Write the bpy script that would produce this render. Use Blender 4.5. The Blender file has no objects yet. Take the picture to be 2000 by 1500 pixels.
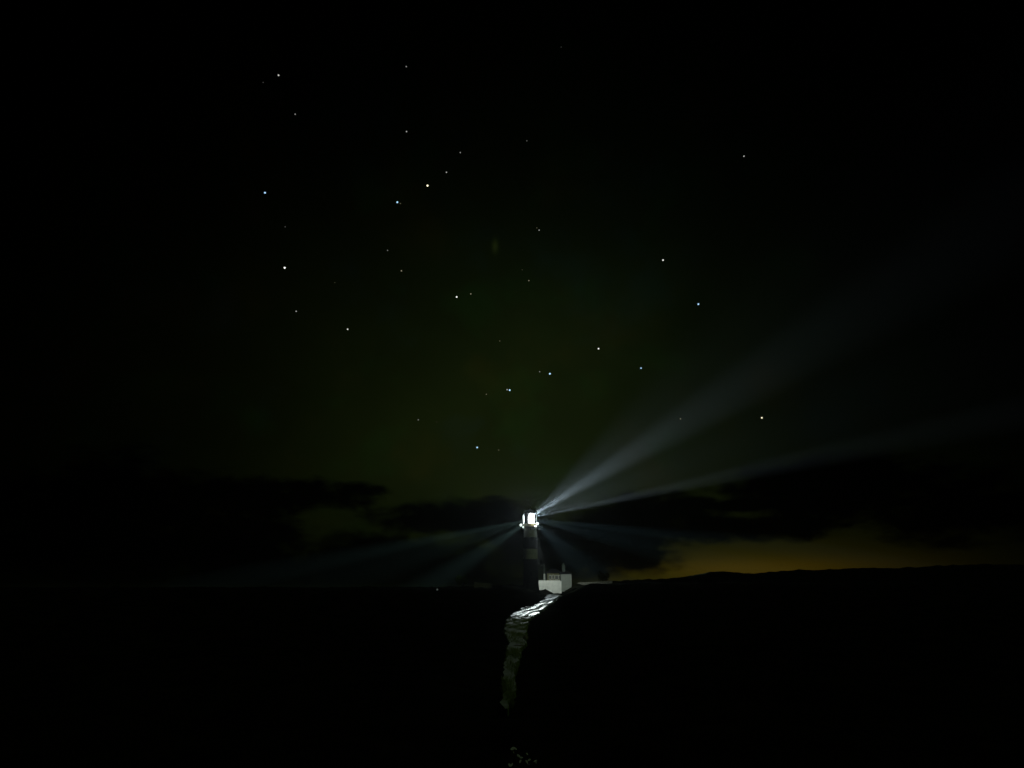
import bpy, bmesh, math, random
import numpy as np
from mathutils import Vector, Matrix, Euler

R = math.radians
scene = bpy.context.scene
COL = scene.collection

# ------------------------------------------------------------------ camera
F = 1083.0                       # focal length in pixels of a 2000 px wide frame
HORIZON = 1147.0
EYE = Vector((0.0, 0.0, 1.6))
PITCH = math.atan((HORIZON - 750.0) / F)
cam_d = bpy.data.cameras.new("camera")
cam = bpy.data.objects.new("camera", cam_d)
COL.objects.link(cam)
cam_d.sensor_fit = 'HORIZONTAL'
cam_d.sensor_width = 36.0
cam_d.lens = 36.0 * F / 2000.0
cam_d.clip_start = 0.05
cam_d.clip_end = 30000.0
cam.location = EYE
cam.rotation_euler = (R(90) + PITCH, 0, 0)
scene.camera = cam
MROT = Euler((R(90) + PITCH, 0, 0)).to_matrix()


def ray(u, v):
    """world direction seen at a point of the photograph"""
    return (MROT @ Vector(((u - 1000.0) / F, (750.0 - v) / F, -1.0))).normalized()


def at_y(u, v, y):
    d = ray(u, v)
    return EYE + d * (y / d.y)


def on_z(u, v, z=0.0):
    d = ray(u, v)
    return EYE + d * ((z - EYE.z) / d.z)


def azel(u, v):
    d = ray(u, v)
    return math.degrees(math.atan2(d.x, d.y)), math.degrees(math.asin(d.z))


# ------------------------------------------------------------------ view and render
scene.view_settings.view_transform = 'Standard'
scene.view_settings.look = 'None'
scene.view_settings.exposure = 0.0
scene.view_settings.gamma = 1.0
scene.cycles.use_denoising = True
scene.cycles.volume_bounces = 0
scene.cycles.max_bounces = 6
scene.cycles.transparent_max_bounces = 12
scene.cycles.sample_clamp_indirect = 2.0

# ------------------------------------------------------------------ world: night sky
world = bpy.data.worlds.new("World")
scene.world = world
world.use_nodes = True
NT = world.node_tree
NT.nodes.clear()


def mth(op, a, b=None, c=None, clamp=False):
    n = NT.nodes.new('ShaderNodeMath')
    n.operation = op
    n.use_clamp = clamp
    for i, x in enumerate((a, b, c)):
        if x is None:
            continue
        if isinstance(x, (int, float)):
            n.inputs[i].default_value = x
        else:
            NT.links.new(x, n.inputs[i])
    return n.outputs[0]


def smooth(x, lo, hi):
    n = NT.nodes.new('ShaderNodeMapRange')
    n.interpolation_type = 'SMOOTHSTEP'
    NT.links.new(x, n.inputs['Value'])
    n.inputs['From Min'].default_value = lo
    n.inputs['From Max'].default_value = hi
    return n.outputs['Result']


def gauss(x, y, cx, cy, sx, sy):
    dx = mth('DIVIDE', mth('SUBTRACT', x, cx), sx)
    dy = mth('DIVIDE', mth('SUBTRACT', y, cy), sy)
    d2 = mth('ADD', mth('MULTIPLY', dx, dx), mth('MULTIPLY', dy, dy))
    return mth('EXPONENT', mth('MULTIPLY', d2, -1.0))


def tint(fac, rgb):
    n = NT.nodes.new('ShaderNodeVectorMath')
    n.operation = 'SCALE'
    n.inputs[0].default_value = rgb
    NT.links.new(fac, n.inputs['Scale'])
    return n.outputs[0]


def vadd(a, b):
    n = NT.nodes.new('ShaderNodeVectorMath')
    n.operation = 'ADD'
    NT.links.new(a, n.inputs[0])
    NT.links.new(b, n.inputs[1])
    return n.outputs[0]


tc = NT.nodes.new('ShaderNodeTexCoord')
sep = NT.nodes.new('ShaderNodeSeparateXYZ')
NT.links.new(tc.outputs['Generated'], sep.inputs[0])
DX, DY, DZ = sep.outputs
RAD = 180.0 / math.pi
AZ = mth('MULTIPLY', mth('ARCTAN2', DX, DY), RAD)
EL = mth('MULTIPLY', mth('ARCSINE', DZ), RAD)


def noise(scale, detail=5.0, rough=0.55, stretch=(1, 1, 1), off=(0, 0, 0)):
    mp = NT.nodes.new('ShaderNodeMapping')
    mp.inputs['Scale'].default_value = stretch
    mp.inputs['Location'].default_value = off
    NT.links.new(tc.outputs['Generated'], mp.inputs[0])
    n = NT.nodes.new('ShaderNodeTexNoise')
    n.inputs['Scale'].default_value = scale
    n.inputs['Detail'].default_value = detail
    n.inputs['Roughness'].default_value = rough
    NT.links.new(mp.outputs[0], n.inputs[0])
    return n.outputs['Fac']


# air glow: an olive dome low over the lighthouse fading into black overhead
gx, gy = azel(985, 900)
glow = gauss(AZ, EL, gx, gy, 23.0, 19.0)
mott = noise(5.0, 3.0, 0.5)
mott_k = mth('ADD', mth('MULTIPLY', mott, 0.7), 0.65)
glow = mth('MULTIPLY', glow, mott_k)
sky_col = tint(glow, (0.0050, 0.0076, 0.0011))
gx2, gy2 = azel(1130, 700)
g2 = mth('MULTIPLY', gauss(AZ, EL, gx2, gy2, 22.0, 18.0), mott_k)
sky_col = vadd(sky_col, tint(g2, (0.0006, 0.0016, 0.0008)))
# blotches of colour in the air glow
for (sc_, off_, col_) in ((6.0, (4, 2, 9), (0.0022, 0.0010, 0.0)), (7.0, (1, 8, 3), (0.0002, 0.0012, 0.0026)), (9.0, (6, 6, 1), (0.0, 0.0026, 0.0004))):
    pb = smooth(noise(sc_, 3.0, 0.5, (1, 1, 1), off_), 0.52, 0.74)
    sky_col = vadd(sky_col, tint(mth('MULTIPLY', pb, gauss(AZ, EL, gx, gy, 25.0, 22.0)), col_))
# town glow on the right-hand horizon
ox, oy = azel(1400, 1118)
og = gauss(AZ, EL, ox, oy, 12.5, 2.3)
ox2, oy2 = azel(1470, 1112)
og2 = gauss(AZ, EL, ox2, oy2, 9.0, 0.9)
ox3, oy3 = azel(1420, 1080)
og3 = gauss(AZ, EL, ox3, oy3, 17.0, 6.0)
orange = vadd(vadd(tint(og, (0.0165, 0.0115, 0.0007)), tint(og2, (0.020, 0.0098, 0.0003))),
              tint(og3, (0.0026, 0.0030, 0.0003)))

# cloud banks: lumps in azimuth and elevation with ragged edges
w1 = noise(7.0, 6.0, 0.6, (1, 1, 2.2))
w2 = noise(26.0, 5.0, 0.6, (1, 1, 2.0), (3, 1, 0))
DEGX = 1.0 / (F / math.cos(PITCH)) * RAD
CLOUDS = [(600, 968, 165, 30), (475, 975, 150, 42), (690, 958, 75, 18), (880, 1014, 190, 40), (960, 1000, 95, 30),
          (800, 1125, 330, 92), (470, 1085, 150, 95), (1060, 1072, 150, 80), (1275, 1018, 165, 52),
          (1140, 1065, 190, 62), (1385, 1030, 80, 30), (1330, 990, 90, 22),
          (1555, 948, 145, 45), (1650, 960, 200, 62), (260, 1040, 230, 120), (1480, 985, 120, 14), (1890, 1010, 160, 40), (1010, 1035, 110, 60), (1500, 1030, 150, 26)]
field = None
for (u, v, ru, rv) in CLOUDS:
    a, e = azel(u, v)
    dx = mth('DIVIDE', mth('SUBTRACT', AZ, a), ru * DEGX * 1.0)
    dy = mth('DIVIDE', mth('SUBTRACT', EL, e), rv * 0.0497)
    f = mth('SUBTRACT', 1.0, mth('ADD', mth('MULTIPLY', dx, dx), mth('MULTIPLY', dy, dy)))
    f = mth('MAXIMUM', f, -2.0)
    field = f if field is None else mth('MAXIMUM', field, f)
wob = mth('ADD', mth('MULTIPLY', mth('SUBTRACT', w1, 0.5), 3.0), mth('MULTIPLY', mth('SUBTRACT', w2, 0.5), 2.1))
cloud = smooth(mth('ADD', field, wob), -0.5, 0.75)
# thin wisps elsewhere low down
wisp = smooth(noise(5.0, 5.0, 0.55, (1, 1, 4.0), (7, 2, 1)), 0.50, 0.74)
low = smooth(EL, 11.0, 4.0)
wisp = mth('MULTIPLY', mth('MULTIPLY', wisp, low), 0.45)
cover = mth('MAXIMUM', cloud, wisp)
clear = mth('SUBTRACT', 1.0, mth('MULTIPLY', cover, 0.95))
# the town glow shines below most of the cloud base
thr = mth('SUBTRACT', 1.0, mth('MULTIPLY', cloud, 0.97))
lit = tint(clear, (1, 1, 1))
mul = NT.nodes.new('ShaderNodeVectorMath'); mul.operation = 'MULTIPLY'
NT.links.new(sky_col, mul.inputs[0]); NT.links.new(lit, mul.inputs[1])
mul2 = NT.nodes.new('ShaderNodeVectorMath'); mul2.operation = 'MULTIPLY'
NT.links.new(orange, mul2.inputs[0]); NT.links.new(tint(thr, (1, 1, 1)), mul2.inputs[1])
total = vadd(mul.outputs[0], mul2.outputs[0])
# a faint smudge of a distant star cloud
sx, sy = azel(967, 481)
smud = gauss(AZ, EL, sx, sy, 0.35, 0.6)
total = vadd(total, tint(smud, (0.0050, 0.0075, 0.0015)))

skyt = NT.nodes.new('ShaderNodeTexSky')
skyt.sky_type = 'NISHITA'
skyt.sun_disc = False
skyt.sun_elevation = R(-12)
skyt.sun_rotation = R(160)
bg = NT.nodes.new('ShaderNodeBackground')
NT.links.new(total, bg.inputs['Color'])
bg.inputs['Strength'].default_value = 1.0
bg2 = NT.nodes.new('ShaderNodeBackground')
NT.links.new(skyt.outputs[0], bg2.inputs['Color'])
bg2.inputs['Strength'].default_value = 0.002
adds = NT.nodes.new('ShaderNodeAddShader')
NT.links.new(bg.outputs[0], adds.inputs[0])
NT.links.new(bg2.outputs[0], adds.inputs[1])
wout = NT.nodes.new('ShaderNodeOutputWorld')
NT.links.new(adds.outputs[0], wout.inputs['Surface'])

# added faint fill from behind right, lifting the white tower bands
fill_sun_d = bpy.data.lights.new("tower_fill", 'SUN')
fill_sun_d.energy = 0.058
fill_sun_d.angle = R(0.5)
fill_sun_d.color = (0.74, 1.0, 0.42)
fill_sun = bpy.data.objects.new("tower_fill", fill_sun_d)
COL.objects.link(fill_sun)
fill_sun.rotation_euler = (R(52), 0, R(38))


# ------------------------------------------------------------------ helpers
def mat(name, col, rough=0.8, var=0.25, scale=4.0, emit=None, estr=0.0, metal=0.0, spec=0.5, bump=0.0, bscale=20.0,
        trans=0.0):
    m = bpy.data.materials.new(name)
    m.use_nodes = True
    nt = m.node_tree
    p = nt.nodes['Principled BSDF']
    p.inputs['Roughness'].default_value = rough
    p.inputs['Metallic'].default_value = metal
    p.inputs['Specular IOR Level'].default_value = spec
    tcn = nt.nodes.new('ShaderNodeTexCoord')
    if var > 0:
        n = nt.nodes.new('ShaderNodeTexNoise')
        n.inputs['Scale'].default_value = scale
        n.inputs['Detail'].default_value = 5
        nt.links.new(tcn.outputs['Object'], n.inputs[0])
        cr = nt.nodes.new('ShaderNodeValToRGB')
        cr.color_ramp.elements[0].position = 0.3
        cr.color_ramp.elements[1].position = 0.7
        cr.color_ramp.elements[0].color = tuple(c * (1 - var) for c in col) + (1,)
        cr.color_ramp.elements[1].color = tuple(min(1, c * (1 + var)) for c in col) + (1,)
        nt.links.new(n.outputs['Fac'], cr.inputs[0])
        nt.links.new(cr.outputs[0], p.inputs['Base Color'])
    else:
        p.inputs['Base Color'].default_value = tuple(col) + (1,)
    if bump:
        nb = nt.nodes.new('ShaderNodeTexNoise')
        nb.inputs['Scale'].default_value = bscale
        nb.inputs['Detail'].default_value = 6
        nt.links.new(tcn.outputs['Object'], nb.inputs[0])
        b = nt.nodes.new('ShaderNodeBump')
        b.inputs['Strength'].default_value = bump
        b.inputs['Distance'].default_value = 0.05
        nt.links.new(nb.outputs['Fac'], b.inputs['Height'])
        nt.links.new(b.outputs[0], p.inputs['Normal'])
    if emit:
        p.inputs['Emission Color'].default_value = tuple(emit) + (1,)
        p.inputs['Emission Strength'].default_value = estr
        m.cycles.emission_sampling = 'NONE'
    if trans:
        t = nt.nodes.new('ShaderNodeBsdfTranslucent')
        t.inputs['Color'].default_value = tuple(min(1, c * 1.6) for c in col) + (1,)
        mx = nt.nodes.new('ShaderNodeMixShader')
        mx.inputs[0].default_value = trans
        nt.links.new(p.outputs[0], mx.inputs[1])
        nt.links.new(t.outputs[0], mx.inputs[2])
        nt.links.new(mx.outputs[0], nt.nodes['Material Output'].inputs['Surface'])
    return m


def link_bm(name, bm, m, parent=None, smooth_=False, loc=None):
    me = bpy.data.meshes.new(name)
    bm.normal_update()
    bm.to_mesh(me)
    bm.free()
    for x in (m if isinstance(m, (list, tuple)) else [m]):
        me.materials.append(x)
    if smooth_:
        me.polygons.foreach_set('use_smooth', [True] * len(me.polygons))
    o = bpy.data.objects.new(name, me)
    COL.objects.link(o)
    if parent:
        o.parent = parent
    if loc is not None:
        o.location = loc
    return o


def empty(name, loc, label=None, cat=None, group=None):
    o = bpy.data.objects.new(name, None)
    o.empty_display_size = 0.3
    COL.objects.link(o)
    o.location = loc
    tag(o, label, cat, group)
    return o


def tag(o, label=None, cat=None, group=None, kind=None):
    if label: o['label'] = label
    if cat: o['category'] = cat
    if group: o['group'] = group
    if kind: o['kind'] = kind


def box(bm, x0, x1, y0, y1, z0, z1, mi=0):
    vs = [bm.verts.new(p) for p in ((x0, y0, z0), (x1, y0, z0), (x1, y1, z0), (x0, y1, z0),
                                    (x0, y0, z1), (x1, y0, z1), (x1, y1, z1), (x0, y1, z1))]
    for f in ((0, 3, 2, 1), (4, 5, 6, 7), (0, 1, 5, 4), (1, 2, 6, 5), (2, 3, 7, 6), (3, 0, 4, 7)):
        fc = bm.faces.new([vs[i] for i in f])
        fc.material_index = mi


def lathe(bm, prof, n=48, mids=None, cx=0, cy=0, a0=0, a1=2 * math.pi):
    """prof: (r, z) list; mids: material index per span"""
    full = abs(a1 - a0 - 2 * math.pi) < 1e-6
    cnt = n if full else n + 1
    rings = []
    for (r, z) in prof:
        if r < 1e-6 and full:
            rings.append([bm.verts.new((cx, cy, z))])
        else:
            rings.append([bm.verts.new((cx + r * math.cos(a0 + (a1 - a0) * i / n), cy + r * math.sin(a0 + (a1 - a0) * i / n), z)) for i in range(cnt)])
    for k in range(len(rings) - 1):
        a, b = rings[k], rings[k + 1]
        for i in range(n):
            j = (i + 1) % cnt
            if len(a) == 1 and len(b) == 1:
                continue
            if len(a) == 1:
                f = bm.faces.new((a[0], b[j], b[i]))
            elif len(b) == 1:
                f = bm.faces.new((a[i], a[j], b[0]))
            else:
                f = bm.faces.new((a[i], a[j], b[j], b[i]))
            if mids:
                f.material_index = mids[k]


def tube(bm, p, q, r, n=8, r2=None):
    p, q = Vector(p), Vector(q)
    r2 = r if r2 is None else r2
    d = (q - p).normalized()
    up = Vector((0, 0, 1)) if abs(d.z) < 0.9 else Vector((1, 0, 0))
    s = d.cross(up).normalized()
    t = d.cross(s)
    A, B = [], []
    for i in range(n):
        a = 2 * math.pi * i / n
        o = s * math.cos(a) + t * math.sin(a)
        A.append(bm.verts.new(p + o * r))
        B.append(bm.verts.new(q + o * r2))
    for i in range(n):
        j = (i + 1) % n
        bm.faces.new((A[i], A[j], B[j], B[i]))
    bm.faces.new(A[::-1])
    bm.faces.new(B)


def ball(bm, c, r, sub=2, s=(1, 1, 1)):
    bmesh.ops.create_icosphere(bm, subdivisions=sub, radius=r,
                               matrix=Matrix.Translation(Vector(c)) @ Matrix.Diagonal((*s, 1)))


def fnoise(x, y, seed, octs):
    """smooth pseudo-noise from rotated sine products; octs: (wavelength, amplitude)"""
    rng = np.random.RandomState(seed)
    out = np.zeros_like(x)
    for (wl, amp) in octs:
        acc = np.zeros_like(x)
        for _ in range(4):
            a = rng.uniform(0, 2 * math.pi)
            k = 2 * math.pi / (wl * rng.uniform(0.75, 1.35))
            ph = rng.uniform(0, 2 * math.pi)
            b = rng.uniform(0, 2 * math.pi)
            warp = 0.9 * np.sin((x * math.cos(b) + y * math.sin(b)) * k * 0.43 + ph * 1.7)
            acc += np.sin((x * math.cos(a) + y * math.sin(a)) * k + ph + warp)
        out += amp * acc / 2.0
    return out


# ------------------------------------------------------------------ ground
M_peat = mat('dark_heath', (0.012, 0.013, 0.008), 0.95, 0.5, 1.2, spec=0.0)

SIL_U = np.array([-1500, -400, 300, 700, 860, 1000, 1090, 1116, 1250, 1330, 1375, 1500, 1562, 1800, 2300, 4000], float)
SIL_V = np.array([1150, 1150, 1149, 1149, 1148, 1144, 1144, 1143, 1134, 1129, 1125, 1119, 1115.5, 1108, 1100, 1096], float)
SIL_AZ = np.array([azel(u, v)[0] for u, v in zip(SIL_U, SIL_V)])
SIL_EL = np.array([azel(u, v)[1] for u, v in zip(SIL_U, SIL_V)])

# lit lane: left and right edges as seen in the photograph, laid on the ground
LANE = [(1161, 1074, 1096), (1168, 1066, 1090), (1173, 1061, 1085), (1178, 1054, 1079), (1183, 1044, 1070), (1187, 1031, 1065),
        (1192, 1014, 1062), (1197, 1004, 1056), (1203, 997, 1048), (1208, 992, 1037), (1214, 989, 1031),
        (1222, 987, 1029), (1235, 985, 1029), (1250, 990, 1030), (1262, 992, 1027), (1275, 990, 1017), (1295, 985, 1013),
        (1310, 985, 1010), (1325, 980, 1004), (1345, 982, 1003), (1365, 985, 1003), (1378, 983, 1002), (1386, 985, 1000), (1392, 990, 996)]
LV = np.array([a[0] for a in LANE], float)
LL = np.array([on_z(a[1], a[0], 0.03).to_tuple() for a in LANE])
LR = np.array([on_z(a[2], a[0], 0.03).to_tuple() for a in LANE])
order = np.argsort(LL[:, 1])


def lane_x(y):
    yl = np.interp(y, LL[order, 1], LL[order, 0])
    yr = np.interp(y, LR[order, 1], LR[order, 0])
    return yl, yr


def ss(x, a, b):
    t = np.clip((x - a) / (b - a), 0, 1)
    return t * t * (3 - 2 * t)


def ground_z(x, y):
    r = np.hypot(x, y)
    az = np.degrees(np.arctan2(x, y))
    el = np.interp(az, SIL_AZ, SIL_EL) + 0.07 * fnoise(az, az * 0, 31, [(5.0, 0.7), (1.7, 0.4)])
    far = 320.0
    crest = EYE.z + far * np.tan(np.radians(el))
    z = crest * ss(r, 175, far) * np.where(y > 0, 1, 0) + 0.0
    z = z * (1 - 0.0 * r)
    # rising heath on the right of the lane, hiding the foot of the cottages
    xl, xr = lane_x(y)
    right = ss(x - xr, 0.5, 7.0) * ss(r, 25, 125) * (1 - ss(r, 150, 260)) * np.where(y > 0, 1, 0)
    z = z + right * 1.95
    left = ss(xl - x, 0.5, 6.0) * ss(r, 20, 90) * (1 - ss(r, 128, 136)) * np.where(y > 0, 1, 0)
    z = z + left * 0.9
    # tussocks and furrows away from the lane
    dl = np.maximum(xl - x, x - xr)
    away = ss(dl, 0.0, 1.5)
    away = np.where((y > 8) & (y < 128), away, 1.0)
    amp = np.clip(r / 60.0, 0.1, 1.0) * (1 - ss(r, 240, 420) * 0.2)
    n = np.abs(fnoise(x * 0.45, y, 3, [(4.2, 0.5)])) + fnoise(x, y, 5, [(9.0, 0.18), (2.6, 0.10)])
    wall = np.exp(-((r - 150) / 18.0) ** 2) * np.exp(-((az - 2.5) / 4.0) ** 2)
    z = z + n * amp * away * (1 - wall * 0.85) * 0.75
    bump = 320 * 0.0045 * np.exp(-((az - azel(1405, 1119)[0]) / 1.3) ** 2) * ss(r, 230, 320)
    return z + bump - 0.02


def make_ground():
    azs = np.concatenate([np.arange(-48, 48.01, 0.22), np.arange(51, 312, 3.0)])
    rs = [0.4]
    while rs[-1] < 9000:
        rs.append(rs[-1] * (1.0125 if rs[-1] < 800 else 1.06))
    rs = np.array(rs)
    A, Rr = np.meshgrid(np.radians(azs), rs)
    X = Rr * np.sin(A)
    Y = Rr * np.cos(A)
    Z = ground_z(X, Y)
    Z = np.where(Rr > 700, np.minimum(Z, Z * np.clip(1 - (Rr - 700) / 1500, 0, 1)), Z)
    nr, na = X.shape
    co = np.stack([X, Y, Z], -1).reshape(-1, 3)
    i = np.arange(nr - 1)[:, None]
    j = np.arange(na)[None, :]
    j2 = (j + 1) % na
    q = np.stack([i * na + j, (i + 1) * na + j, (i + 1) * na + j2, i * na + j2], -1).reshape(-1, 4)
    q = q[:, ::-1]
    me = bpy.data.meshes.new('ground')
    me.vertices.add(len(co))
    me.vertices.foreach_set('co', co.ravel())
    me.loops.add(q.size)
    me.loops.foreach_set('vertex_index', q.ravel().astype(np.int32))
    me.polygons.add(len(q))
    me.polygons.foreach_set('loop_start', np.arange(0, q.size, 4, dtype=np.int32))
    me.polygons.foreach_set('use_smooth', np.ones(len(q), bool))
    me.update()
    me.materials.append(M_peat)
    o = bpy.data.objects.new('ground', me)
    COL.objects.link(o)
    tag(o, kind='structure')
    tag(o, 'black rough heathland running to a low horizon', 'ground')
    return o


make_ground()


def gz(x, y):
    return float(ground_z(np.array([float(x)]), np.array([float(y)]))[0])


# ------------------------------------------------------------------ lane
def lane_material():
    m = bpy.data.materials.new('wet_pale_gravel')
    m.use_nodes = True
    nt = m.node_tree
    p = nt.nodes['Principled BSDF']
    tcn = nt.nodes.new('ShaderNodeTexCoord')
    n = nt.nodes.new('ShaderNodeTexNoise')
    n.inputs['Scale'].default_value = 0.9
    n.inputs['Detail'].default_value = 6
    nt.links.new(tcn.outputs['Object'], n.inputs[0])
    cr = nt.nodes.new('ShaderNodeValToRGB')
    cr.color_ramp.elements[0].position = 0.38
    cr.color_ramp.elements[0].color = (0.10, 0.12, 0.09, 1)
    cr.color_ramp.elements[1].position = 0.62
    cr.color_ramp.elements[1].color = (0.36, 0.38, 0.33, 1)
    nt.links.new(n.outputs['Fac'], cr.inputs[0])
    sp = nt.nodes.new('ShaderNodeSeparateXYZ')
    nt.links.new(tcn.outputs['Object'], sp.inputs[0])
    ad = nt.nodes.new('ShaderNodeMath')
    ad.operation = 'MULTIPLY_ADD'
    nt.links.new(n.outputs['Fac'], ad.inputs[0])
    ad.inputs[1].default_value = 22.0
    nt.links.new(sp.outputs['Y'], ad.inputs[2])
    mr = nt.nodes.new('ShaderNodeMapRange')
    nt.links.new(ad.outputs[0], mr.inputs['Value'])
    mr.inputs['From Min'].default_value = 36.0
    mr.inputs['From Max'].default_value = 46.0
    mx = nt.nodes.new('ShaderNodeMix')
    mx.data_type = 'RGBA'
    nt.links.new(mr.outputs[0], mx.inputs['Factor'])
    mx.inputs['A'].default_value = (0.16, 0.24, 0.055, 1)
    nt.links.new(cr.outputs[0], mx.inputs['B'])
    nt.links.new(mx.outputs['Result'], p.inputs['Base Color'])
    rr = nt.nodes.new('ShaderNodeMapRange')
    nt.links.new(mr.outputs[0], rr.inputs['Value'])
    rr.inputs['To Min'].default_value = 0.92
    rr.inputs['To Max'].default_value = 0.40
    nt.links.new(rr.outputs[0], p.inputs['Roughness'])
    r2 = nt.nodes.new('ShaderNodeMapRange')
    nt.links.new(mr.outputs[0], r2.inputs['Value'])
    r2.inputs['To Min'].default_value = 0.03
    r2.inputs['To Max'].default_value = 0.5
    nt.links.new(r2.outputs[0], p.inputs['Specular IOR Level'])
    nb = nt.nodes.new('ShaderNodeTexNoise')
    nb.inputs['Scale'].default_value = 6.0
    nb.inputs['Detail'].default_value = 4
    nt.links.new(tcn.outputs['Object'], nb.inputs[0])
    b = nt.nodes.new('ShaderNodeBump')
    b.inputs['Strength'].default_value = 0.2
    b.inputs['Distance'].default_value = 0.03
    nt.links.new(nb.outputs['Fac'], b.inputs['Height'])
    nt.links.new(b.outputs[0], p.inputs['Normal'])
    return m


def make_lane():
    ny, nx = 420, 40
    ys_key = 0.5 * (LL[:, 1] + LR[:, 1])
    o = np.argsort(ys_key)
    yk = ys_key[o]
    t = np.linspace(0, 1, ny)
    ys = yk[0] * (yk[-1] / yk[0]) ** t
    lx = np.interp(ys, yk, LL[o, 0])
    rx = np.interp(ys, yk, LR[o, 0])
    rag = fnoise(ys, ys * 0, 11, [(2.2, 0.07), (0.7, 0.04)])
    s = np.linspace(0, 1, nx)
    X = lx[:, None] + rag[:, None] * ys[:, None] / 30 + (rx - lx)[:, None] * s[None, :]
    Y = np.repeat(ys[:, None], nx, 1)
    k = np.clip(Y / 60, 0.25, 1.1)
    # ruts and puddle edges running slantwise across the lane, longer towards the wall
    ph = 1848.0 / Y + 0.27 * (1155.0 * X / Y - 40.0)
    ph = ph + fnoise(X * 0.9, Y * 0.22, 2, [(3.2, 1.5), (1.6, 0.5)])
    lam = np.clip(6.5 * Y * Y / 1848.0, 1.2, 9.0)
    Z = 0.075 + lam * 0.0085 * (0.25 + 0.75 * ss(Y, 16, 34)) * (np.sin(2 * np.pi * ph / 7.6) + 0.35 * np.sin(2 * np.pi * ph / 3.7 + 1.2 * X))
    Z = Z + k * fnoise(X * 0.9, Y * 0.35, 8, [(2.2, 0.014)])
    edge = np.minimum(s, 1 - s)[None, :]
    Z = Z - 0.16 * (1 - ss(edge, 0, 0.06))
    co = np.stack([X, Y, Z], -1).reshape(-1, 3)
    me = bpy.data.meshes.new('path')
    i = np.arange(ny - 1)[:, None]
    j = np.arange(nx - 1)[None, :]
    q = np.stack([i * nx + j, i * nx + j + 1, (i + 1) * nx + j + 1, (i + 1) * nx + j], -1).reshape(-1, 4)
    me.from_pydata(co.tolist(), [], q.tolist())
    me.polygons.foreach_set('use_smooth', [True] * len(me.polygons))
    me.materials.append(lane_material())
    ob = bpy.data.objects.new('path', me)
    COL.objects.link(ob)
    tag(ob, 'wet rutted pale path winding up to the white wall', 'path', kind='structure')


make_lane()

# ------------------------------------------------------------------ lighthouse
TD = 140.0                                   # distance of the tower
AXU = 1037.0
base = at_y(AXU, HORIZON, TD)
TX = base.x


def zt(v):
    return at_y(AXU, v, TD).z


def xt(u, v, y=TD):
    return at_y(u, v, y).x


M_white = mat('white_masonry', (0.74, 0.74, 0.69), 0.75, 0.16, 0.9, bump=0.25, bscale=9)
M_black = mat('black_masonry', (0.012, 0.012, 0.012), 0.7, 0.3, 1.5, bump=0.25, bscale=9, spec=0.2)
M_blackmetal = mat('black_ironwork', (0.015, 0.015, 0.016), 0.5, 0.2, 5, spec=0.3)
M_whitemetal = mat('white_painted_iron', (0.80, 0.82, 0.80), 0.5, 0.05, 5)
M_deck = mat('matt_black_iron', (0.012, 0.012, 0.012), 0.95, 0.2, 5, spec=0.0)
M_lens = mat('lit_lens', (0.9, 0.9, 0.9), 0.3, 0, emit=(1.0, 0.97, 1.0), estr=9.0)
M_lens2 = mat('lit_lens_cap', (0.9, 0.9, 0.9), 0.3, 0, emit=(0.9, 1.0, 0.95), estr=1.1)
M_globe = mat('lit_globe', (0.9, 0.9, 0.9), 0.3, 0, emit=(0.84, 1.0, 0.92), estr=1.15)
M_earth = mat('shade_dark_earth', (0.004, 0.004, 0.003), 0.95, 0.4, 1.2, spec=0.0)  # base colour darkened in place of shade, as the gallery flood reaches the bank
M_stone = mat('grey_stone', (0.28, 0.27, 0.23), 0.85, 0.35, 3, bump=0.5, bscale=8)
M_slate = mat('dark_slate', (0.02, 0.021, 0.024), 0.7, 0.3, 3, spec=0.2)
M_window = mat('dark_window_glass', (0.012, 0.014, 0.016), 0.12, 0, spec=0.5)
M_frame = mat('pale_frame', (0.62, 0.61, 0.55), 0.6, 0.1, 6)

gm = bpy.data.materials.new('lantern_glass')
gm.use_nodes = True
gnt = gm.node_tree
gnt.nodes.clear()
gt = gnt.nodes.new('ShaderNodeBsdfTransparent')
gt.inputs['Color'].default_value = (0.96, 0.98, 0.98, 1)
gg = gnt.nodes.new('ShaderNodeBsdfGlossy')
gg.inputs['Roughness'].default_value = 0.05
gmx = gnt.nodes.new('ShaderNodeMixShader')
gmx.inputs[0].default_value = 0.05
go = gnt.nodes.new('ShaderNodeOutputMaterial')
gnt.links.new(gt.outputs[0], gmx.inputs[1])
gnt.links.new(gg.outputs[0], gmx.inputs[2])
gnt.links.new(gmx.outputs[0], go.inputs['Surface'])

GZ0 = gz(TX, TD) - 0.6
lh = empty('lighthouse', (TX, TD, 0), 'tall lighthouse in black and white bands with its white lantern blazing', 'lighthouse')
Z_band = [zt(1093), zt(1072), zt(1050.5), zt(1033)]     # black/white/black/white boundaries
R_top, R_base = 1.58, 1.95


def rad(z):
    t = (z - 0) / Z_band[3]
    return R_base + (R_top - R_base) * min(1, t) ** 0.8


bm = bmesh.new()
prof, mids = [(0.0, GZ0), (R_base + 0.35, GZ0), (R_base + 0.35, 0.9), (R_base + 0.02, 1.05)], [1, 1, 1]
zs = [1.05]
for a, b, mi in ((1.05, Z_band[0], 1), (Z_band[0], Z_band[1], 0), (Z_band[1], Z_band[2], 1), (Z_band[2], Z_band[3], 0)):
    for k in range(1, 7):
        z = a + (b - a) * k / 6
        prof.append((rad(z), z))
        mids.append(mi)
zg = Z_band[3]
prof += [(R_top + 0.12, zg + 0.05), (R_top + 0.2, zg + 0.2), (0, zg + 0.2)]
mids += [0, 0, 0]
lathe(bm, prof, 64, mids)
link_bm('tower', bm, [M_white, M_black], lh, True)
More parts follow.
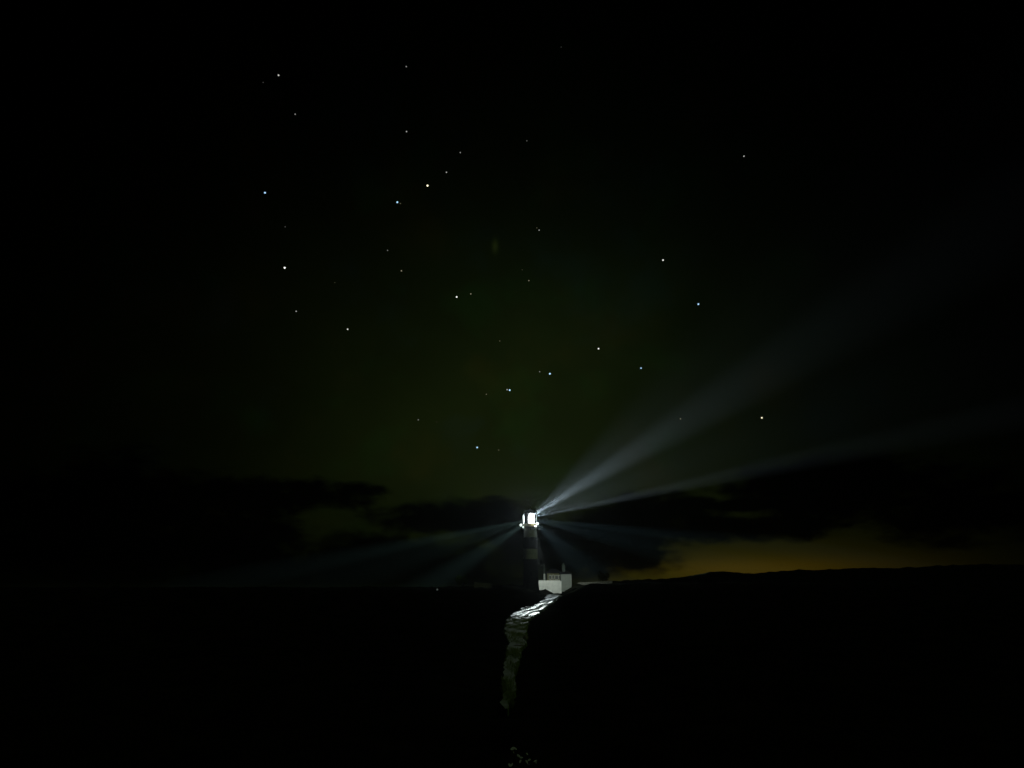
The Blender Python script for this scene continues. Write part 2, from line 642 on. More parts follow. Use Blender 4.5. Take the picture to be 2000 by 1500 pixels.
# string courses
for z in (Z_band[0], Z_band[1], Z_band[2]):
    bm = bmesh.new()
    r = rad(z)
    lathe(bm, [(r - 0.01, z - 0.07), (r + 0.05, z - 0.06), (r + 0.05, z + 0.06), (r - 0.01, z + 0.07)], 64)
    link_bm('string_course', bm, M_black, lh)
# gallery deck and brackets
zd = zg + 0.2
R_gal = 2.25
bm = bmesh.new()
lathe(bm, [(0, zd), (R_gal - 0.05, zd), (R_gal, zd + 0.04), (R_gal, zd + 0.14), (R_gal - 0.05, zd + 0.18), (0, zd + 0.18)], 64)
link_bm('gallery_deck', bm, M_deck, lh)
for k in range(10):
    a = 2 * math.pi * (k + 0.5) / 10
    bm = bmesh.new()
    ca, sa = math.cos(a), math.sin(a)
    tube(bm, (ca * (R_top - 0.02), sa * (R_top - 0.02), zd - 0.65), (ca * (R_gal - 0.15), sa * (R_gal - 0.15), zd - 0.03), 0.05, 8)
    link_bm('gallery_bracket', bm, M_blackmetal, lh)
# railing
zf = zd + 0.18
bm = bmesh.new()
for k in range(28):
    a = 2 * math.pi * k / 28
    tube(bm, (2.15 * math.cos(a), 2.15 * math.sin(a), zf), (2.15 * math.cos(a), 2.15 * math.sin(a), zf + 1.0), 0.016, 6)
for zz in (0.35, 0.68, 1.0):
    for k in range(56):
        a, b = 2 * math.pi * k / 56, 2 * math.pi * (k + 1) / 56
        tube(bm, (2.15 * math.cos(a), 2.15 * math.sin(a), zf + zz), (2.15 * math.cos(b), 2.15 * math.sin(b), zf + zz), 0.02, 6)
link_bm('gallery_railing', bm, M_blackmetal, lh)
# lantern: murette, glazing, roof
RL = 1.60
z_sill, z_top = zt(1023.3), zt(1004.0)
bm = bmesh.new()
lathe(bm, [(RL - 0.12, zf), (RL, zf), (RL, z_sill - 0.06), (RL + 0.05, z_sill - 0.03), (RL + 0.05, z_sill), (RL - 0.12, z_sill), (RL - 0.12, zf)], 64)
link_bm('lantern_base', bm, mat('cream_paint', (0.76, 0.72, 0.52), 0.6, 0.06, 4), lh, True)
bm = bmesh.new()
lathe(bm, [(RL - 0.03, z_sill), (RL - 0.03, z_top)], 64)
link_bm('lantern_glass', bm, gm, lh, True)
NB = 12
for k in range(NB):
    a = 2 * math.pi * (k + 0.42) / NB
    bm = bmesh.new()
    tube(bm, (RL * math.cos(a), RL * math.sin(a), z_sill), (RL * math.cos(a), RL * math.sin(a), z_top), 0.028, 8)
    link_bm('glazing_bar', bm, M_blackmetal, lh)
# a dark blank panel in the glazing left of the lens and a glowing bar at the left edge
bm = bmesh.new()
a0 = math.pi + math.acos(11.6 / 12.9)
a1 = math.pi + math.acos(6.2 / 12.9)
lathe(bm, [(RL + 0.015, z_sill), (RL + 0.015, z_top), (RL - 0.06, z_top), (RL - 0.06, z_sill), (RL + 0.015, z_sill)], 12, a0=a0, a1=a1)
link_bm('blank_panel', bm, M_blackmetal, lh, True)
bm = bmesh.new()
xe = xt(1022.6, 1014) - TX
for_y = 0.25
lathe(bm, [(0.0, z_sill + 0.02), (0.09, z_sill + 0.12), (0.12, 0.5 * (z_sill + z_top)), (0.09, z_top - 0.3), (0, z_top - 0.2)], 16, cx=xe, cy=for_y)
link_bm('glowing_edge_bar', bm, mat('bar_lens_light', (0.8, 0.85, 0.82), 0.4, 0, emit=(0.82, 1.0, 0.9), estr=0.95), lh, True)  # light of the lens on this bar is put in as emission
# lens
zl0, zl1 = zt(1023.0), zt(1006.5)
LX = xt(1038.2, 1014) - TX
bm = bmesh.new()
pr = [(0.0, zl0)]
for k in range(13):
    t = k / 12
    r = 0.55 + 0.20 * math.sin(math.pi * min(1, t * 0.75 + 0.12)) + (0.02 if k % 2 else 0)
    pr.append((r, zl0 + (zl1 - zl0) * t))
pr.append((0.0, zl1))
lathe(bm, pr, 48, cx=LX)
link_bm('lens', bm, M_lens, lh)
bm = bmesh.new()
zc1 = zt(1002.8)
lathe(bm, [(0.0, zl1 + 0.004), (0.70, zl1 + 0.004), (0.66, zc1 - 0.1), (0.45, zc1), (0, zc1)], 32, cx=LX)
link_bm('lens_cap', bm, M_lens2, lh, True)
# roof
bm = bmesh.new()
zr = zc1 + 0.12
lathe(bm, [(RL - 0.1, z_top + 0.0), (RL + 0.06, z_top), (RL + 0.06, z_top + 0.08), (RL - 0.02, z_top + 0.30), (RL * 0.82, z_top + 0.62),
           (RL * 0.5, z_top + 0.95), (0.22, z_top + 1.12), (0.22, z_top + 1.3), (0, z_top + 1.3)], 48)
roof = link_bm('roof', bm, M_blackmetal, lh, True)
bm = bmesh.new()
ball(bm, (0, 0, z_top + 1.45), 0.2, 3)
link_bm('vent_ball', bm, M_blackmetal, roof, True)
bm = bmesh.new()
tube(bm, (0, 0, z_top + 1.6), (0, 0, z_top + 2.5), 0.015, 6)
link_bm('lightning_rod', bm, M_blackmetal, roof)
# lit globes round the gallery
GLOBES = [(1017.4, 1025.6, 0.33, -0.5), (1021.9, 1029.6, 0.25, -1.35), (1049.7, 1023.2, 0.33, -0.5), (1046.2, 1028.7, 0.30, -1.35)]
for (u, v, r, dy) in GLOBES:
    p = at_y(u, v, TD + dy)
    bm = bmesh.new()
    ball(bm, (p.x - TX, dy, p.z), r, 3, (1, 1, 1.0))
    g = link_bm('gallery_lamp', bm, M_globe, lh, True)
    bm = bmesh.new()
    q = Vector((p.x - TX, dy, 0))
    q = q * ((RL + 0.02) / q.length)
    tube(bm, (q.x, q.y, zf + 0.1), (p.x - TX, dy, p.z), 0.03, 6)
    link_bm('lamp_bracket', bm, M_blackmetal, g)
# tower windows and door (dark)
for z in (4.6,):
    bm = bmesh.new()
    r = rad(z)
    box(bm, -0.28, 0.28, -r - 0.03, -r + 0.25, z - 0.5, z + 0.5)
    w = link_bm('window', bm, M_window if z < 6 else M_black, lh)
bm = bmesh.new()
box(bm, -0.5, 0.5, -R_base - 0.42, -R_base + 0.1, 0.3, 2.4)
link_bm('door', bm, M_blackmetal, lh)


# ---- the lantern's own light
def spot(name, loc, target, power, size, blend=1.0, radius=0.15, color=(0.80, 0.92, 1.0), sx=1.0, roll=0.0):
    d = bpy.data.lights.new(name, 'SPOT')
    d.energy = power
    d.spot_size = R(size)
    d.spot_blend = blend
    d.shadow_soft_size = radius
    d.color = color
    o = bpy.data.objects.new(name, d)
    COL.objects.link(o)
    o.parent = lh
    o.location = Vector(loc) - Vector((TX, TD, 0))
    v = Vector(target) - Vector(loc)
    o.rotation_mode = 'QUATERNION'
    q = v.to_track_quat('-Z', 'Y')
    o.rotation_quaternion = q @ Matrix.Rotation(R(roll), 3, 'Z').to_quaternion()
    o.scale = (sx, 1, 1)
    return o


LENS = Vector((TX + LX, TD, zt(1012)))


def beam(u, v, z_at, power, size, z_off=0.0, radius=0.22, color=(0.74, 0.90, 1.0), sx=1.0, sy=1.0):
    """a beam from the lens through the point of the sight line (u, v) that lies at height z_at"""
    d0 = ray(u, v)
    target = EYE + d0 * ((z_at - EYE.z) / d0.z)
    d = (target - LENS).normalized()
    start = LENS + d * 0.95 + Vector((0, 0, z_off))
    o = spot('lens_beam', start, target, power, size, 1.0, radius, color, sx=sx)
    o.scale = (sx, sy, 1)


BP = 1.8e7
TEAL = (0.55, 0.98, 0.88)
COLD = (0.50, 0.86, 1.0)
Z0 = LENS.z
beam(1280, 858, Z0 + 0.7, BP * 0.23, 3.2, 0.45)
beam(1250, 860, Z0 + 0.8, BP * 0.035, 8.0, 0.45)
beam(1400, 934, Z0 + 0.3, BP * 0.72, 2.8, 0.1)
beam(1380, 905, Z0 + 0.6, BP * 0.045, 14.0, 0.2, sy=0.35)
beam(800, 1062, 16.3, BP * 1.9, 3.8, -0.2, color=TEAL)
beam(900, 1056, 16.0, BP * 0.6, 8.0, -0.3, color=TEAL)
beam(935, 1082, 13.8, BP * 1.5, 5.0, -0.3, color=TEAL)
beam(1330, 1046, 18.2, BP * 1.6, 4.2, -0.2, color=COLD)
beam(1200, 1050, 17.0, BP * 0.7, 8.0, -0.3, color=COLD)
beam(1110, 1080, 13.8, BP * 0.8, 7.0, -0.3, color=COLD)
# all-round spill of the lens
pd = bpy.data.lights.new('lens_glow', 'POINT')
pd.energy = 9500
pd.shadow_soft_size = 0.2
pd.color = (0.82, 0.95, 1.0)
po = bpy.data.objects.new('lens_glow', pd)
COL.objects.link(po)
po.parent = lh
po.location = (LX, -1.05, zt(1012))
# gallery lamps: one thrown on the path, one on the wall and cottages
gp = at_y(1045.8, 1031.5, TD - 1.8)
spot('gallery_flood', (gp.x, TD - 2.6, gp.z - 0.3), (2.2, 43, 0), 36000, 8.0, 1.0, 0.15, (0.86, 1.0, 0.95), sx=0.24, roll=-14)
spot('gallery_flood', (TX + 2.5, TD + 0.4, zf + 0.2), (11.5, 158, 1.0), 8800, 58, 0.6, 0.15, (0.88, 1.0, 0.93))
pw = bpy.data.lights.new('gallery_glow', 'POINT')
pw.energy = 14
pw.shadow_soft_size = 0.15
pw.color = (1.0, 0.95, 0.65)
pwo = bpy.data.objects.new('gallery_glow', pw)
COL.objects.link(pwo)
pwo.parent = lh
pwo.location = (0.62, -2.08, zf + 0.5)

# ------------------------------------------------------------------ compound wall
WY = 156.0
p0, p1 = at_y(1047.5, 1133.5, WY), at_y(1094.0, 1133.5, WY)
ztop = p0.z
bm = bmesh.new()
wx0, wx1 = p0.x, p1.x
box(bm, 0, wx1 - wx0, 0, 0.4, -1.6, ztop - 0.16)
wall = link_bm('compound_wall', bm, M_white, loc=(wx0, WY, 0))
tag(wall, 'white boundary wall at the head of the path, brightly lit, below the cottages', 'wall')
bm = bmesh.new()
box(bm, -0.05, wx1 - wx0 + 0.05, -0.06, 0.46, ztop - 0.157, ztop)
link_bm('coping', bm, M_white, wall)
bm = bmesh.new()
box(bm, wx1 - wx0 - 0.012, wx1 - wx0 + 0.30, -0.05, 0.45, -1.6, ztop - 0.16)
link_bm('end_pier', bm, M_white, wall)
# heath bank in front of the wall foot (its dark slanting outline)
bm = bmesh.new()
pts = [(1010, 1152.5), (1048, 1152.8), (1058, 1152.6), (1063, 1151.2), (1065, 1150), (1068, 1152), (1074, 1155), (1080, 1158.5), (1084, 1161.5), (1083, 1170)]
top = [at_y(u, v, 151.5) for (u, v) in pts]
prev = None
for i, p in enumerate(top):
    row = [bm.verts.new((p.x, 149.2, -0.8)), bm.verts.new((p.x + 0.05, 150.6, p.z * 0.55 - 0.2)), bm.verts.new((p.x, 151.5, p.z)),
           bm.verts.new((p.x, 152.6, p.z * 0.6 - 0.2)), bm.verts.new((p.x, 153.6, -0.8))]
    if prev:
        for k in range(4):
            bm.faces.new((prev[k], row[k], row[k + 1], prev[k + 1]))
    prev = row
bank = link_bm('earth_bank', bm, M_earth)
tag(bank, 'dark heaped earth bank sloping down across the foot of the lit wall', 'bank')


# ------------------------------------------------------------------ cottages
def cottage(name, label, u0, u1, v_eave, y, depth, wall_m, roof_h, wins, zb=-1.0, group=None):
    a, b = at_y(u0, v_eave, y), at_y(u1, v_eave, y)
    w, h = b.x - a.x, a.z
    root = empty(name, (a.x, y, 0), label, 'cottage', group)
    bm = bmesh.new()
    box(bm, 0, w, 0, depth, zb, h)
    link_bm('wall', bm, wall_m, root)
    bm = bmesh.new()
    e = 0.22
    # hipped slate roof
    vs = [bm.verts.new(p) for p in ((-e, -e, h + 0.003), (w + e, -e, h + 0.003), (w + e, depth + e, h + 0.003), (-e, depth + e, h + 0.003),
                                    (-e, -e, h + 0.10), (w + e, -e, h + 0.10), (w + e, depth + e, h + 0.10), (-e, depth + e, h + 0.10),
                                    (w * 0.3, depth / 2, h + roof_h), (w * 0.7, depth / 2, h + roof_h))]
    for f in ((0, 3, 2, 1), (0, 1, 5, 4), (1, 2, 6, 5), (2, 3, 7, 6), (3, 0, 4, 7), (4, 5, 9, 8), (5, 6, 9), (6, 7, 8, 9), (7, 4, 8)):
        bm.faces.new([vs[i] for i in f])
    rf = link_bm('roof', bm, M_slate, root)
    for (wu, wv, ww, wh) in wins:
        c = at_y(wu, wv, y)
        cx, cz = c.x - a.x, c.z
        bm = bmesh.new()
        box(bm, cx - ww / 2, cx + ww / 2, -0.02, 0.05, cz - wh / 2, cz + wh / 2)
        win = link_bm('window', bm, M_window, root)
        bm = bmesh.new()
        t = 0.09
        for (x0, x1, z0, z1) in ((cx - ww / 2 - t, cx - ww / 2 + 0.02, cz - wh / 2 - t, cz + wh / 2 + t), (cx + ww / 2 - 0.02, cx + ww / 2 + t, cz - wh / 2 - t, cz + wh / 2 + t),
                                 (cx - ww / 2 + 0.02, cx + ww / 2 - 0.02, cz + wh / 2 - 0.02, cz + wh / 2 + t), (cx - ww / 2 + 0.02, cx + ww / 2 - 0.02, cz - wh / 2 - t, cz - wh / 2 + 0.02),
                                 (cx - 0.03, cx + 0.03, cz - wh / 2 + 0.02, cz + wh / 2 - 0.02)):
            box(bm, x0, x1, -0.06, 0.04, z0, z1)
        link_bm('frame', bm, M_frame, win)
    return root, rf, a, w, h


M_tan = mat('tan_render', (0.145, 0.14, 0.07), 0.85, 0.25, 2.5, bump=0.3)
M_grey = mat('grey_render', (0.30, 0.32, 0.285), 0.85, 0.12, 1.5, bump=0.3)
c1, rf1, a1_, w1_, h1_ = cottage('keepers_cottage', 'low tan cottage with dark windows close behind the lit white wall', 1068.5, 1096.5, 1119.5, 166, 6.5, M_tan, 1.3,
                                 [(1074.5, 1127.5, 0.55, 1.0), (1080.5, 1127, 0.5, 1.0), (1087, 1127.5, 0.7, 1.0), (1092.5, 1127.5, 0.4, 0.9)])
c2, rf2, a2_, w2_, h2_ = cottage('keepers_cottage', 'pale grey windowless cottage end right of the tan cottage, under a tall chimney', 1095.5, 1116, 1121, 163, 7.5, M_grey, 1.0, [], zb=0)
M_dim = mat('dark_stone', (0.055, 0.068, 0.055), 0.9, 0.35, 3, bump=0.4)  # dark grey-green base for chimney and mast
# chimney over the right-hand cottage
ch = at_y(1100.3, 1101, 165.5)
bm = bmesh.new()
lx, ly = ch.x - a2_.x, 2.5
box(bm, lx - 0.40, lx + 0.40, ly - 0.35, ly + 0.35, h2_ - 0.2, ch.z - 0.5)
box(bm, lx - 0.48, lx + 0.48, ly - 0.43, ly + 0.43, ch.z - 0.497, ch.z - 0.3)
lathe(bm, [(0.0, ch.z - 0.297), (0.2, ch.z - 0.297), (0.16, ch.z + 0.25), (0, ch.z + 0.25)], 12, cx=lx, cy=ly)
link_bm('chimney', bm, M_dim, rf2)
# pale post and thin mast rising behind the wall
pA = at_y(1063.3, 1121, 160)
bm = bmesh.new()
box(bm, -0.24, 0.24, -0.24, 0.24, -0.5, pA.z - 0.2)
box(bm, -0.32, 0.32, -0.32, 0.32, pA.z - 0.197, pA.z)
gp_ = link_bm('gate_pillar', bm, M_grey, loc=(pA.x, 160, 0))
tag(gp_, 'pale square pillar standing behind the left half of the lit wall', 'pillar')
pB = at_y(1062.5, 1103, 168)
mast = empty('mast', (pB.x, 168, 0), 'thin faint pole rising above the pale pillar behind the wall', 'pole')
bm = bmesh.new()
tube(bm, (0, 0, -0.5), (0, 0, pB.z), 0.16, 10, 0.12)
link_bm('pole', bm, M_dim, mast)
bm = bmesh.new()
pC = at_y(1057.5, 1102, 168)
tube(bm, (pC.x - pB.x, 0, pB.z - 0.25), (0.15, 0, pB.z - 0.05), 0.09, 8)
ball(bm, (pC.x - pB.x, 0, pB.z - 0.3), 0.28, 2, (1.2, 1, 0.6))
link_bm('arm', bm, M_dim, mast)


# ------------------------------------------------------------------ low walls
def low_wall(label, u0, v0, u1, v1, y, h, m):
    a, b = at_y(u0, v0, y), at_y(u1, v1, y)
    bm = bmesh.new()
    n = 14
    rnd = random.Random(int(u0))
    for k in range(n):
        t0, t1 = k / n, (k + 1) / n
        x0, x1 = a.x + (b.x - a.x) * t0, a.x + (b.x - a.x) * t1
        zt_ = a.z + (b.z - a.z) * (t0 + t1) / 2 + rnd.uniform(-0.05, 0.05)
        box(bm, x0 - a.x + 0.01, x1 - a.x - 0.01, rnd.uniform(-0.04, 0.04), 0.4 + rnd.uniform(-0.04, 0.04), -2.5, zt_)
    o = link_bm('stone_wall', bm, m, loc=(a.x, y, 0))
    tag(o, label, 'wall')


low_wall('long low dim stone wall running right from the grey cottage below the orange glow', 1117, 1138.5, 1196, 1134.5, 168, 1, M_stone)
low_wall('short dim drystone wall left of the lighthouse', 926, 1137, 962, 1140, 150, 1, M_stone)


# ------------------------------------------------------------------ bushes
def bush(label, u, v_top, v_bot, y, half_w, col, seed, n=1500):
    rnd = random.Random(seed)
    p = at_y(u, v_bot, y)
    top_ = at_y(u, v_top, y)
    H = top_.z - p.z
    root = empty('bush', (p.x, y, p.z - 0.3), label, 'bush')
    bm = bmesh.new()
    for k in range(5):
        a = rnd.uniform(0, 6.28)
        tube(bm, (0, 0, -0.4), (half_w * 0.5 * math.cos(a), half_w * 0.4 * math.sin(a), H * 0.7), 0.06, 6, 0.02)
    link_bm('stem', bm, M_black, root)
    bm = bmesh.new()
    lumps = [(rnd.uniform(-0.6, 0.6) * half_w, rnd.uniform(-0.5, 0.5) * half_w, H * rnd.uniform(0.35, 0.72), rnd.uniform(0.28, 0.5)) for _ in range(7)]
    for _ in range(n):
        lx_, ly_, lz, lr = rnd.choice(lumps)
        d = Vector((rnd.gauss(0, 1), rnd.gauss(0, 1), rnd.gauss(0, 1))).normalized() * lr * rnd.uniform(0.5, 1.05)
        c = Vector((lx_ + d.x * half_w, ly_ + d.y * half_w, lz + d.z * H * 0.9 + 0.25))
        s = rnd.uniform(0.09, 0.18)
        q = Euler((rnd.uniform(-1, 1), rnd.uniform(-1, 1), rnd.uniform(0, 6.28))).to_matrix()
        vs = [bm.verts.new(c + q @ Vector(w) * s) for w in ((-1, -0.5, 0), (0.2, -0.6, 0.15), (1, 0.1, 0), (0, 0.6, 0.1))]
        bm.faces.new(vs)
    link_bm('crown', bm, mat('bush_leaves', col, 0.6, 0.3, 2.0, trans=0.3), root)


bush('rounded green bush faintly lit, standing alone left of the lighthouse', 903, 1124.5, 1143, 148, 1.9, (0.11, 0.17, 0.03), 4)
bush('dark domed bush against the left end of the orange glow', 1181, 1116, 1138, 176, 2.6, (0.05, 0.055, 0.02), 9)
bush('black low bush on the skyline under the brightest orange glow', 1409, 1118.5, 1127, 420, 6.5, (0.03, 0.035, 0.015), 12)

# far lamp on the left
LY = 45.0
lp = at_y(854, 1151.5, LY)
lamp = empty('yard_lamp', (lp.x, LY, gz(lp.x, LY)), 'tiny pale lamp low in the dark far left of the lighthouse', 'lamp')
gzl = gz(lp.x, LY)
bm = bmesh.new()
tube(bm, (0, 0, -0.3), (0, 0, lp.z - gzl - 0.06), 0.02, 8)
link_bm('post', bm, M_blackmetal, lamp)
bm = bmesh.new()
ball(bm, (0, 0, lp.z - gzl), 0.075, 2)
link_bm('lamp_globe', bm, mat('dim_globe', (0.8, 0.8, 0.8), 0.4, 0, emit=(0.8, 0.95, 0.95), estr=0.045), lamp, True)


# ------------------------------------------------------------------ grass beside the near end of the path
def grass():
    rnd = random.Random(21)
    verts, faces = [], []
    yk = 0.5 * (LL[:, 1] + LR[:, 1])
    o = np.argsort(yk)
    cnt = 0
    while cnt < 9000:
        y = 8.6 * (34.0 / 8.6) ** rnd.random()
        l = np.interp(y, yk[o], LL[o, 0])
        r = np.interp(y, yk[o], LR[o, 0])
        s = rnd.betavariate(1.6, 1.3)
        x = l + (r - l) * s
        if math.sin(x * 7 + y * 2.1) + math.sin(y * 1.3 + 0.8) * 0.9 + rnd.uniform(-0.8, 0.8) < -0.2:
            continue
        h = rnd.uniform(0.05, 0.13) * (0.7 + y / 40)
        w = rnd.uniform(0.004, 0.008) * (0.6 + y / 22)
        a = rnd.uniform(0, math.pi)
        dx, dy = math.cos(a) * w, math.sin(a) * w * 0.4
        bx, by = rnd.gauss(0, 0.4) * h, rnd.gauss(-0.1, 0.4) * h
        i = len(verts)
        verts += [(x - dx, y - dy, 0.01), (x + dx, y + dy, 0.01), (x + dx * 0.6 + bx * 0.4, y + by * 0.4, h * 0.6), (x - dx * 0.6 + bx * 0.4, y + by * 0.4, h * 0.6), (x + bx, y + by, h)]
        faces += [(i, i + 1, i + 2, i + 3), (i + 3, i + 2, i + 4)]
        cnt += 1
    me = bpy.data.meshes.new('grass')
    me.from_pydata(verts, [], faces)
    me.materials.append(mat('grass_blades', (0.085, 0.12, 0.02), 0.6, 0.35, 1.5, trans=0.5))
    ob = bpy.data.objects.new('grass', me)
    COL.objects.link(ob)
    tag(ob, 'dim green grass along the near end of the path', 'grass', kind='stuff')


grass()


# ------------------------------------------------------------------ leafy plant at the bottom edge
def leaf(bm, c, size, q, asp=0.55):
    outline = [(-1, 0), (-0.6, 0.55), (0.0, 0.75), (0.6, 0.45), (1.0, 0), (0.6, -0.45), (0.0, -0.75), (-0.6, -0.55)]
    mid = bm.verts.new(c + q @ Vector((0, 0, -0.12 * size)))
    vs = [bm.verts.new(c + q @ Vector((x * size, y * size * asp * 1.2, 0.10 * size * abs(y) + (-0.15 * size * x * x)))) for x, y in outline]
    for i in range(8):
        bm.faces.new((mid, vs[i], vs[(i + 1) % 8]))


M_leaf = mat('weed_leaves', (0.30, 0.36, 0.20), 0.4, 0.3, 6.0, trans=0.6)


def plants():
    rnd = random.Random(8)
    leaves = [(1002, 1462, 8, 4), (1007, 1462.5, 5, -5), (1013, 1476.5, 7, 30), (1018.5, 1480, 5, 10), (1029.5, 1472.5, 4.5, 50), (1034, 1484, 6, 0), (1029, 1488, 6, 60),
              (1016, 1487, 5.5, -50), (1045, 1488, 8, -30), (1043.5, 1498.5, 7, 20), (996, 1495, 7, 20), (1000, 1493, 5, -30), (1003, 1469, 4, 70), (1047, 1491, 5, -60)]
    y0 = 6.25
    cx = at_y(1022, 1500, y0).x
    root = empty('leafy_weed', (cx, y0, 0), 'small leafy weed with scattered pale leaves at the bottom edge', 'plant')
    M_stem = mat('weed_stem', (0.05, 0.07, 0.03), 0.6, 0.2, 9)
    for (u, v, s, rot) in leaves:
        y = y0 + rnd.uniform(-0.25, 0.25)
        p = at_y(u, v, y) - Vector((cx, y0, 0))
        size = s * 0.5 * y / F * 1.15
        bm = bmesh.new()
        q = Euler((R(rnd.uniform(48, 75)), R(rnd.uniform(-25, 25)), R(rnd.uniform(-30, 30)))).to_matrix() @ Euler((0, 0, R(-rot))).to_matrix()
        leaf(bm, p, size, q)
        lf = link_bm('leaf', bm, M_leaf, root, True)
        g0 = Vector((p.x * 0.35, p.y * 0.35, -0.02))
        m = (p + g0) / 2 + Vector((p.x * 0.15, 0, 0.03))
        bms = bmesh.new()
        tube(bms, g0, p, 0.0022, 5, 0.0012)
        link_bm('stem', bms, M_stem, lf)


plants()

# ------------------------------------------------------------------ stones on the path edge
def stone(u, v, wpx, hpx, lab, seed):
    p = on_z(u, v, 0.04)
    k = p.y / F
    rnd = random.Random(seed)
    bm = bmesh.new()
    bmesh.ops.create_icosphere(bm, subdivisions=3, radius=1.0)
    ax = [Vector((rnd.gauss(0, 1), rnd.gauss(0, 1), rnd.gauss(0, 1))).normalized() for _ in range(9)]
    for vt in bm.verts:
        d = vt.co.normalized()
        cut = min([1.0] + [0.78 / max(1e-6, d.dot(a)) if d.dot(a) > 0.78 else 1.0 for a in ax])
        vt.co = Vector((d.x * cut * wpx * k / 2, d.y * cut * wpx * k / 2.4, d.z * cut * hpx * k / 2))
    o = link_bm('stone', bm, M_stone, smooth_=False, loc=(p.x, p.y, p.z + hpx * k * 0.25))
    o.rotation_euler = (0, R(rnd.uniform(-8, 8)), R(rnd.uniform(0, 60)))
    tag(o, lab, 'stone', 'stones along the path edge')


stone(1026, 1249, 10, 10, 'rounded pale stone on the right edge of the dim path, highest of the three', 3)
stone(1013, 1263, 22, 6, 'long flat stone lying across the dim path', 5)
stone(1011, 1277, 11, 5, 'small low stone on the right path edge, nearest of the three', 7)

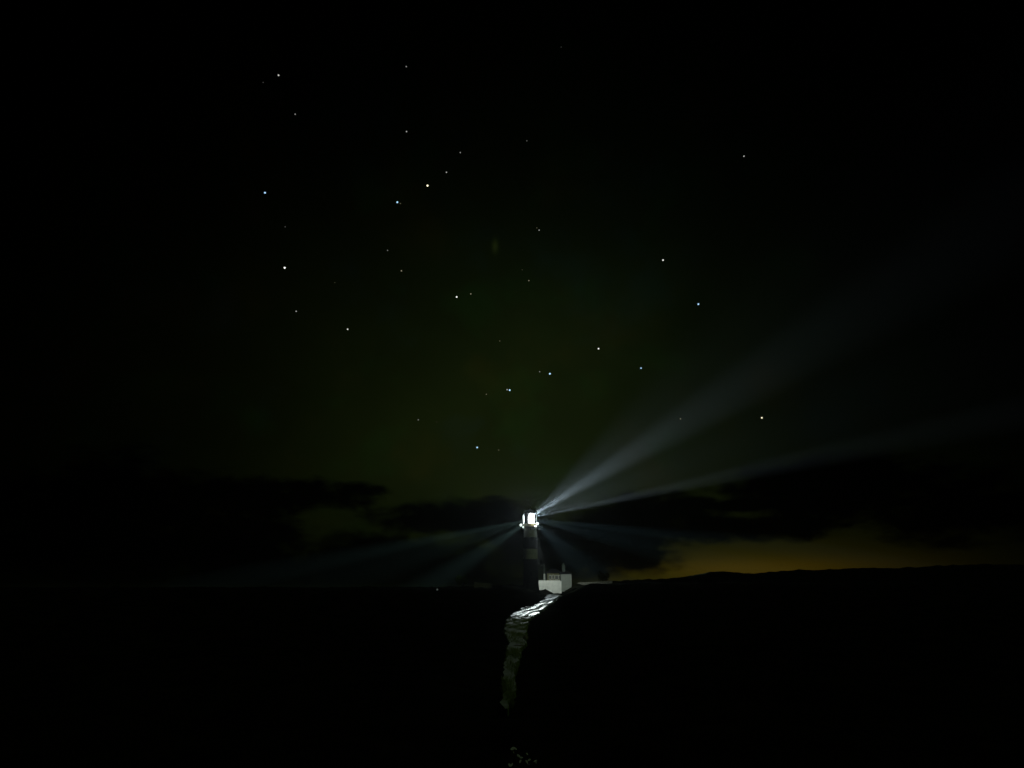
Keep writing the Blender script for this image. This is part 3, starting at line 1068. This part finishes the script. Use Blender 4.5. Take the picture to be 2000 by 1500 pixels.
# ------------------------------------------------------------------ stars
SD = 12000.0
WH, BL, YE, DM = (1.0, 1.0, 0.96), (0.42, 0.70, 1.0), (1.0, 0.90, 0.62), (0.75, 0.7, 0.45)
STARS = [  # u, v, brightness, colour, label
    (932, 874, .92, BL, 'bright blue-white star closing the plough handle, lowest bright star over the lighthouse'),
    (995.5, 762, .96, BL, 'bright star second along the plough handle, with a small partner touching its left side'),
    (990.5, 761, .50, WH, 'small star touching the left side of a bright plough handle star'),
    (1074, 730, 1.0, BL, 'brightest star of the plough handle, nearest the plough bowl'),
    (1169, 681, .82, WH, 'white star where the plough handle joins the bowl'),
    (1252, 719, .78, BL, 'star at the lower inner corner of the plough bowl, right above the long beam'),
    (1364, 594, .88, BL, 'blue star at the outer lower corner of the plough bowl'),
    (1295, 508, .78, WH, 'white star at the top outer corner of the plough bowl'),
    (1054, 726, .34, WH, 'faint star just left of the brightest plough handle star'),
    (950, 770, .32, DM, 'faint star to the lower left of the touching pair in the plough handle'),
    (974, 879, .28, DM, 'dim star just right of the lowest bright star over the lighthouse'),
    (1329, 818, .42, YE, 'small yellowish star hanging above the upper end of the beams'),
    (1488, 816, .85, YE, 'large cream star far right above the fading beams'),
    (1453.5, 860, .12, DM, 'barely visible speck below the large cream star far right'),
    (1453, 305, .50, WH, 'lone grey-white star high in the empty upper right sky'),
    (1033, 548, .36, YE, 'small yellowish star in mid sky well above the plough handle'),
    (1020, 527, .15, DM, 'very faint speck up and left of a small yellowish mid sky star'),
    (1053, 449.5, .42, WH, 'small white star with a dim green partner on its upper left'),
    (1048.5, 445, .22, DM, 'dim greenish partner on the upper left of a small white star'),
    (1029, 275, .22, WH, 'faint star alone high above the centre of the sky'),
    (1096, 92, .09, WH, 'hardly visible speck highest in the sky'),
    (976, 666, .26, DM, 'faint star on its own above the touching pair'),
    (892, 580, .88, WH, 'bright white star with a smaller star to its upper right'),
    (919.5, 574, .40, YE, 'smaller yellowish star to the upper right of a bright white one'),
    (817, 820, .34, WH, 'small star low on the left between the plough handle end and the clouds'),
    (853, 824, .13, DM, 'dim yellow speck right of a small low star on the left'),
    (679, 643, .70, WH, 'medium white star alone in the left middle sky'),
    (654, 552, .14, DM, 'hardly visible speck above the medium star in the left middle sky'),
    (578.5, 608, .46, WH, 'small star below the big white star at the left edge of the sky'),
    (556, 523, .96, WH, 'big white star at the left edge of the sky above a small one'),
    (557, 443, .18, WH, 'faint speck between the blue star and the big white star on the left'),
    (517.5, 376.5, .86, BL, 'deep blue star at the far left edge'),
    (784, 529, .42, YE, 'small yellowish star in the left sky below a fainter one'),
    (757, 489, .30, WH, 'fainter star just above a small yellowish one in the left sky'),
    (776, 395, .92, BL, 'bright bluish star with a brown speck at its right side'),
    (782, 397.5, .26, DM, 'brownish speck at the right side of a bright bluish star'),
    (835, 362.5, 1.05, YE, 'brightest cream star of the upper sky, middle of a slanting row'),
    (872, 336.5, .48, WH, 'small star up and right of the brightest cream star, in its row'),
    (899, 298, .38, WH, 'faint star ending the slanting row above the brightest cream star'),
    (794, 257, .46, WH, 'small white star alone above the bright slanting row'),
    (793.5, 130, .36, WH, 'faint star near the top of the sky, left of centre'),
    (576.5, 223, .36, WH, 'faint star below the grey-white star in the upper left corner'),
    (544, 147, .60, WH, 'grey-white star in the upper left corner of the sky'),
    (514, 161, .12, WH, 'hardly visible speck beside the grey-white upper left star'),
]
star_mesh = {}
for (u, v, b, c, lab) in STARS:
    key = (round(b, 2), c)
    if key not in star_mesh:
        bm = bmesh.new()
        px = SD / 554.0
        ball(bm, (0, 0, 0), px * (0.44 + 0.42 * b ** 1.4), 2)
        me = bpy.data.meshes.new('star')
        bm.to_mesh(me)
        bm.free()
        me.materials.append(mat('starlight', (0, 0, 0), 1.0, 0, emit=c, estr=1.5 * b ** 1.9 + 0.01, spec=0.0))
        star_mesh[key] = me
    o = bpy.data.objects.new('star', star_mesh[key])
    COL.objects.link(o)
    o.location = EYE + ray(u, v) * SD
    tag(o, lab, 'star', 'stars in the night sky')

# ------------------------------------------------------------------ haze
bm = bmesh.new()
box(bm, -9300, 9300, -9300, 9300, -3.0, 24.0)
hm = bpy.data.materials.new('night_haze')
hm.use_nodes = True
hnt = hm.node_tree
hnt.nodes.clear()
pv = hnt.nodes.new('ShaderNodeVolumePrincipled')
pv.inputs['Color'].default_value = (0.9, 0.95, 1.0, 1)
pv.inputs['Density'].default_value = 0.00011
pv.inputs['Anisotropy'].default_value = 0.74
ho = hnt.nodes.new('ShaderNodeOutputMaterial')
hnt.links.new(pv.outputs[0], ho.inputs['Volume'])
hz = link_bm('haze', bm, hm)
tag(hz, 'thin night haze in which the beams show', 'haze', kind='stuff')
